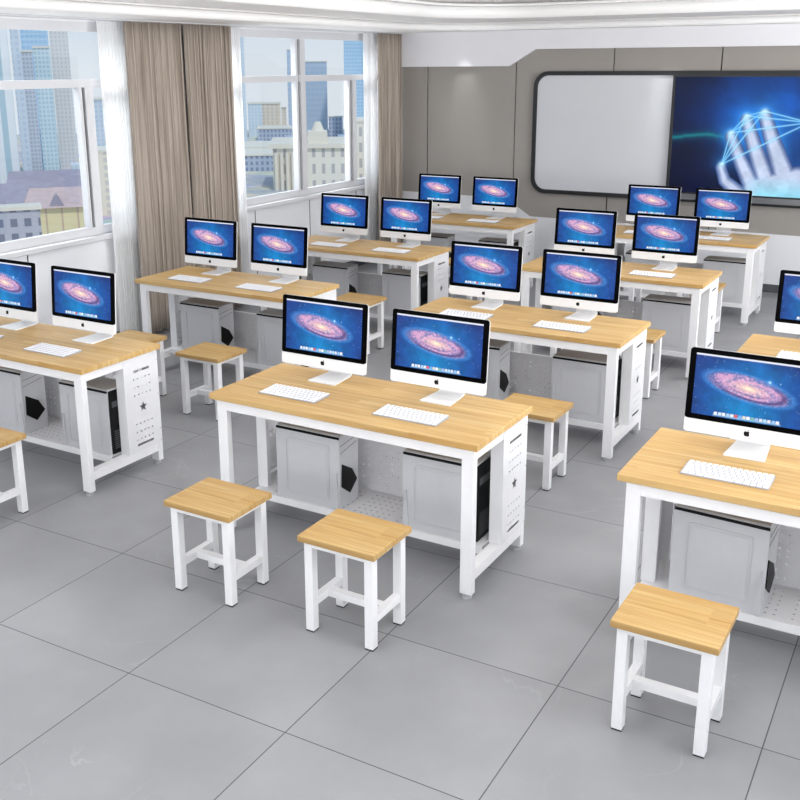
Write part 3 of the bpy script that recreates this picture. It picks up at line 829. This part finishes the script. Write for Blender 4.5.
# ------------------------------------------------------------------ city outside
GZ = -30.
def ray(u, v):
    return fw + r2*((u-CX)/F) - u2*((v-CY)/F)
def ground(u, v, z=GZ):
    d = ray(u, v); t = (z-CH)/d.z; return Vector((0, 0, CH))+d*t
def facade(name, wall, win, sx_, sz_, fill=.62, vert=False, fillz=.6):
    """wall with a grid of windows, each sx_ by sz_ metres"""
    m, nt, b = newmat(name)
    tc = N(nt, 'ShaderNodeTexCoord'); sp = N(nt, 'ShaderNodeSeparateXYZ'); nt.links.new(tc.outputs['Object'], sp.inputs[0])
    ge = N(nt, 'ShaderNodeNewGeometry'); tr_ = N(nt, 'ShaderNodeVectorTransform'); tr_.vector_type = 'NORMAL'
    tr_.convert_from = 'WORLD'; tr_.convert_to = 'OBJECT'; nt.links.new(ge.outputs['Normal'], tr_.inputs[0])
    ns = N(nt, 'ShaderNodeSeparateXYZ'); nt.links.new(tr_.outputs[0], ns.inputs[0])
    isx = math_(nt, 'GREATER_THAN', math_(nt, 'ABSOLUTE', ns.outputs[0]), .7)
    h_ = math_(nt, 'ADD', math_(nt, 'MULTIPLY', sp.outputs[1], isx), math_(nt, 'MULTIPLY', sp.outputs[0], math_(nt, 'SUBTRACT', 1.0, isx)))
    fx = math_(nt, 'FRACT', math_(nt, 'DIVIDE', h_, sx_)); fz = math_(nt, 'FRACT', math_(nt, 'DIVIDE', sp.outputs[2], sz_))
    mk = math_(nt, 'MULTIPLY', math_(nt, 'LESS_THAN', fx, fill), math_(nt, 'LESS_THAN', fz, 1.1 if vert else fillz))
    wallm = math_(nt, 'LESS_THAN', math_(nt, 'ABSOLUTE', ns.outputs[2]), .5)
    mk = math_(nt, 'MULTIPLY', mk, wallm)
    no = N(nt, 'ShaderNodeTexNoise'); no.inputs['Scale'].default_value = .22; no.inputs['Detail'].default_value = 4
    nt.links.new(tc.outputs['Object'], no.inputs['Vector'])
    wc = mixc(nt, math_(nt, 'MULTIPLY', no.outputs['Fac'], .35), lin(wall), tuple(v*.82 for v in lin(wall)))
    c = mixc(nt, mk, wc, lin(win)); nt.links.new(c, b.inputs['Base Color']); b.inputs['Roughness'].default_value = .8
    return m
FM = {'glassblue': facade('blue_glass_facade', (186, 214, 236), (158, 198, 228), 1.3, 1.6, .8),  # city wall tones paled, putting distance haze into the colour
      'stripe': facade('striped_pale_facade', (236, 238, 240), (178, 202, 212), 3.4, 1.5, .45, True),
      'grey': facade('grey_window_facade', (206, 212, 222), (172, 182, 198), 1.0, 1.2),
      'teal': facade('teal_glass_facade', (212, 228, 234), (174, 204, 216), 1.1, 1.3, .6),
      'beige': facade('beige_tower_facade', (230, 226, 222), (208, 208, 212), 1.2, 1.3, .5),
      'pale': facade('pale_blue_tower', (216, 226, 236), (196, 210, 224), 1.6, 1.6, .5),
      'slate': facade('slate_glass_tower', (190, 204, 220), (178, 196, 214), 2.2, 2.6, .8),
      'cream': facade('cream_apartments', (240, 228, 208), (214, 206, 196), 2.2, 1.7, .45),
      'yellow': facade('yellow_plaster_wall', (236, 220, 176), (208, 180, 156), 2.6, 30, .12, True),
      'greyhouse': facade('grey_house_wall', (190, 190, 200), (124, 128, 146), 1.9, 2.1, .5, fillz=.55),
      'classic': facade('cream_stone_wall', (240, 233, 220), (188, 184, 184), 2.6, 4.4, .34, fillz=.6),
      'bluehouse': facade('blue_grey_houses', (184, 194, 212), (136, 148, 176), 1.7, 1.9, .5)}
M['roof_pink'] = paint('pinkish_tile_roof', (206, 182, 180), .8, noise=.06, scale=1)  # roof tones paled in the same way to imitate haze
M['roof_purple'] = paint('purple_grey_roof', (164, 156, 170), .8, noise=.06, scale=.6)
M['roof_flat'] = paint('pale_flat_roof', (214, 206, 196), .8, noise=.06, scale=.4)
M['roof_teal'] = paint('green_copper_roof', (130, 196, 188), .8)
M['ledge'] = paint('pale_stone_ledge', (232, 224, 210), .8)
def ground_mat():
    m, nt, b = newmat('city_ground'); tc = N(nt, 'ShaderNodeTexCoord')
    v = N(nt, 'ShaderNodeTexVoronoi'); v.inputs['Scale'].default_value = .06; nt.links.new(tc.outputs['Object'], v.inputs['Vector'])
    no = N(nt, 'ShaderNodeTexNoise'); no.inputs['Scale'].default_value = .12; no.inputs['Detail'].default_value = 6; nt.links.new(tc.outputs['Object'], no.inputs['Vector'])
    c = mixc(nt, .5, v.outputs['Color'], ramp(nt, no.outputs['Fac'], [(.35, lin((176, 178, 188))), (.6, lin((222, 210, 190)))]))
    c = mixc(nt, .25, ramp(nt, no.outputs['Fac'], [(.38, lin((178, 180, 188))), (.6, lin((224, 212, 192)))]), c)
    nt.links.new(c, b.inputs['Base Color']); b.inputs['Roughness'].default_value = .9
    return m
M['ground'] = ground_mat()
bm = BM(); prism(bm, [(-14, -120)]+[(560*math.cos(math.radians(a)), 560*math.sin(math.radians(a))) for a in range(190, 91, -6)]+[(-14, 560)], GZ-1, GZ, 'XY'); struct(obj('city_ground', bm, M['ground']))

FOOT = []
def clash(p, q):
    for poly in (p, q):
        for i in range(4):
            ax = (poly[(i+1) % 4][1]-poly[i][1], poly[i][0]-poly[(i+1) % 4][0])
            a = [x*ax[0]+y*ax[1] for x, y in p]; b_ = [x*ax[0]+y*ax[1] for x, y in q]
            if max(a) < min(b_) or max(b_) < min(a): return False
    return True
def tower(label, u0, u1, vb, vt, mat, depth=16, cat='building', slant=0, name='tower_building', cap=True, turn=0., group='city buildings beyond the windows', loose=False):
    """stands on the ground where its base shows; facing the school"""
    a = ground(u0, vb); b_ = ground(u1, vb)
    c = (a+b_)/2; d = Vector((c.x, c.y, 0)).normalized()
    s = Vector((-d.y, d.x, 0)); wd = abs((b_-a).dot(s))
    top = ray((u0+u1)/2, vt); k = math.hypot(c.x, c.y)/math.hypot(top.x, top.y); zt = CH+top.z*k
    h_ = max(3, zt-GZ)
    ang = math.atan2(d.y, d.x)-PI/2+turn
    def corners(dep):
        q = []
        for px_, py_ in ((-wd/2-.9, -1.), (wd/2+.9, -1.), (wd/2+.9, dep+1.), (-wd/2-.9, dep+1.)):
            q.append((c.x+px_*math.cos(ang)-py_*math.sin(ang), c.y+px_*math.sin(ang)+py_*math.cos(ang)))
        return q
    for _ in range(14):
        if not any(clash(corners(depth), f_) for f_ in FOOT): break
        depth *= .8
    else:
        if loose: return None
    FOOT.append(corners(depth))
    t = thing(name, label, cat, (c.x, c.y, GZ), group, ang)
    bm = BM()
    if slant:
        prism(bm, [(-wd/2, 0), (wd/2, 0), (wd/2, h_-slant), (-wd/2, h_)], 0, depth)
    else: box(bm, -wd/2, wd/2, 0, depth, 0, h_)
    obj('facade', bm, mat, t)
    if cap and not slant:
        bx('parapet', (-wd/2-.3, wd/2+.3, -.3, depth+.3, h_, h_+.5), M['ledge'], t)
    tower.depth = depth
    return t, wd, h_
# through the first window
tower('pale striped office tower at the far left of the first window', -60, 24, 197, -90, FM['stripe'], 30, turn=.12)
tower('white corner pier tower beside the striped office tower', 25, 34, 190, -60, FM['pale'], 20)
tower('blue glass tower top right of the striped tower', 33, 60, 172, -40, FM['glassblue'], 30)
tower('grey many-windowed block standing before the blue glass tower', 31, 44, 180, 52, FM['grey'], 14)
tower('pale teal glass block before the blue glass tower, right half', 45, 61, 178, 48, FM['teal'], 14)
tower('beige high-rise right of the blue glass tower', 61, 79, 171, -20, FM['beige'], 30)
tower('hazy pale high-rise pair seen right of the window mullion', 91, 107, 165, 100, FM['pale'], 20)
tower('cream block seen through the sheer of the first window', 97, 118, 215, 152, FM['cream'], 12)
def roofed(label, u0, u1, vb, ve, vr, mat, roof, depth=14, turn=0., over=.8, hip=.3, name='city_house'):
    t, wd, h_ = tower(label, u0, u1, vb, ve, mat, depth, name=name, cap=False, turn=turn)
    depth = tower.depth
    # ridge height from the pixel of the ridge
    d = math.hypot(t.location.x, t.location.y)+depth/2
    rr = ray((u0+u1)/2, vr); zr = CH+rr.z*d/math.hypot(rr.x, rr.y)-GZ; zr = max(zr, h_+1.5)
    bm = BM(); o = over; w2 = wd/2+o
    e = [bm.verts.new(p) for p in ((-w2, -o, h_), (w2, -o, h_), (w2, depth+o, h_), (-w2, depth+o, h_))]
    r_ = [bm.verts.new((-w2*(1-hip), depth/2, zr)), bm.verts.new((w2*(1-hip), depth/2, zr))]
    bm.faces.new(e[::-1]); bm.faces.new((e[0], e[1], r_[1], r_[0])); bm.faces.new((e[2], e[3], r_[0], r_[1]))
    bm.faces.new((e[1], e[2], r_[1])); bm.faces.new((e[3], e[0], r_[0]))
    obj('roof', bm, roof, t)
    return t, wd, h_
roofed('long low building with a purple-grey roof below the towers', 10, 92, 205, 190, 170, FM['greyhouse'], M['roof_purple'], 26, hip=.1)
roofed('long purple-roofed wing at the left edge of the view', -50, 34, 236, 206, 184, FM['greyhouse'], M['roof_purple'], 16, hip=.1)
t, wd, h_ = roofed('yellow house with a pinkish hipped roof and small dormer', 33, 98, 262, 207, 187, FM['yellow'], M['roof_pink'], 12, hip=.2)
bm = BM(); prism(bm, [(-1.8, h_+.3), (.6, h_+.3), (-.6, h_+2.2)], -.2, 3.0, 'XZ'); obj('dormer', bm, M['roof_purple'], t)
tower('grey house with small dark windows at the lower left of the first window', -40, 49, 300, 211, FM['greyhouse'], 3.5, name='city_house')
tower('low green copper roof between the towers and the purple roof', 12, 28, 181, 173, M['roof_teal'], 10, name='city_shed', cap=False)
rnd = random.Random(3)
for k in range(16):
    u = -30+k*9+rnd.uniform(-3, 3); vb = rnd.uniform(174, 186); 
    tower('low pale city block among the rooftops below the towers', u, u+rnd.uniform(7, 13), vb, vb-rnd.uniform(4, 9), FM[rnd.choice(['beige', 'cream', 'pale'])], 12, name='city_house', cap=False, group='low blocks below the towers', loose=True)
# through the second window
tower('bluish striped high-rise at the near edge of the second window', 232, 248, 150, 34, FM['pale'], 24)
tower('bluish apartment block left of the cream ones', 249, 263, 137, 104, FM['pale'], 18)
tower('cream apartment block, wider of the pair in the distance', 263, 281, 134, 104, FM['cream'], 18)
tower('cream apartment block right of the wider cream one', 282, 287, 134, 108, FM['cream'], 18)
tower('slim slate-blue tower behind the window mullion', 289, 297, 134, 50, FM['slate'], 14)
tower('broad slate-blue glass tower with a slanted top', 305, 328, 133, 62, FM['slate'], 34)
tower('tall blue glass tower at the far side of the second window', 345, 372, 139, 20, FM['glassblue'], 40, slant=0)
tower('dark grey low block between the slate tower and the blue one', 329, 343, 137, 117, FM['bluehouse'], 20)
tower('dark blue-grey roofline left of the mullion', 258, 292, 141, 129, FM['bluehouse'], 20)
tower('long pale-roofed row behind the blue houses', 240, 300, 158, 148, FM['classic'], 60, name='city_house')
tower('blue-grey terrace of houses at lower left of the second window', 236, 276, 171, 156, FM['bluehouse'], 26, name='city_house')
t, wd, h_ = tower('cream classical building with tall windows and a flat balustraded roof', 274, 352, 190, 148, FM['classic'], 26, name='classical_building', cap=False)
bx('cornice', (-wd/2-.8, wd/2+.8, -.8, tower.depth+.8, h_, h_+1.2), M['ledge'], t)
bx('attic', (-wd*.05, wd*.20, 1, min(10, tower.depth-.5), h_+1.2, h_+4.2), M['ledge'], t)
bm = BM(); cyl(bm, (wd*.08, 5, h_+5.4), 1.9, 2.6, 16, .8); obj('cupola', bm, M['ledge'], t)
for k in range(6):
    bm = BM(); cyl(bm, (-wd*.46+k*wd*.072, -.7, h_*.45), .5, h_*.9, 12); obj('column', bm, M['ledge'], t)
tower('cream tall-windowed building at the right end of the second window', 357, 380, 183, 122, FM['classic'], 20)
for k in range(14):
    u = 238+k*9+rnd.uniform(-3, 3); vb = rnd.uniform(141, 150)
    tower('low pale city block in the distance of the second window', u, u+rnd.uniform(7, 13), vb, vb-rnd.uniform(3, 8), FM[rnd.choice(['beige', 'cream', 'bluehouse'])], 14, name='city_house', cap=False, group='low blocks in the second window', loose=True)

# ------------------------------------------------------------------ light
wd_ = bpy.data.worlds.new('world'); SC.world = wd_; wd_.use_nodes = True; nt = wd_.node_tree
bg = nt.nodes['Background']; tc = N(nt, 'ShaderNodeTexCoord'); sp = N(nt, 'ShaderNodeSeparateXYZ')
nt.links.new(tc.outputs['Generated'], sp.inputs[0])
c = ramp(nt, sp.outputs[2], [(0, lin((220, 227, 234))), (.06, lin((206, 220, 233))), (.25, lin((172, 198, 222))), (1, lin((160, 192, 224)))])
nt.links.new(c, bg.inputs[0]); bg.inputs[1].default_value = 1.0
sd = bpy.data.lights.new('sun', 'SUN'); sd.energy = 1.5; sd.angle = .05; sd.color = (1, .97, .92)
so = bpy.data.objects.new('sun', sd); COL.objects.link(so); so.rotation_euler = (math.radians(38), 0, math.radians(52))
SC.view_settings.view_transform = 'Standard'; SC.view_settings.look = 'None'; SC.view_settings.gamma = 1; SC.view_settings.exposure = .10
SC.view_settings.use_curve_mapping = False
SC.cycles.max_bounces = 8; SC.cycles.transparent_max_bounces = 12
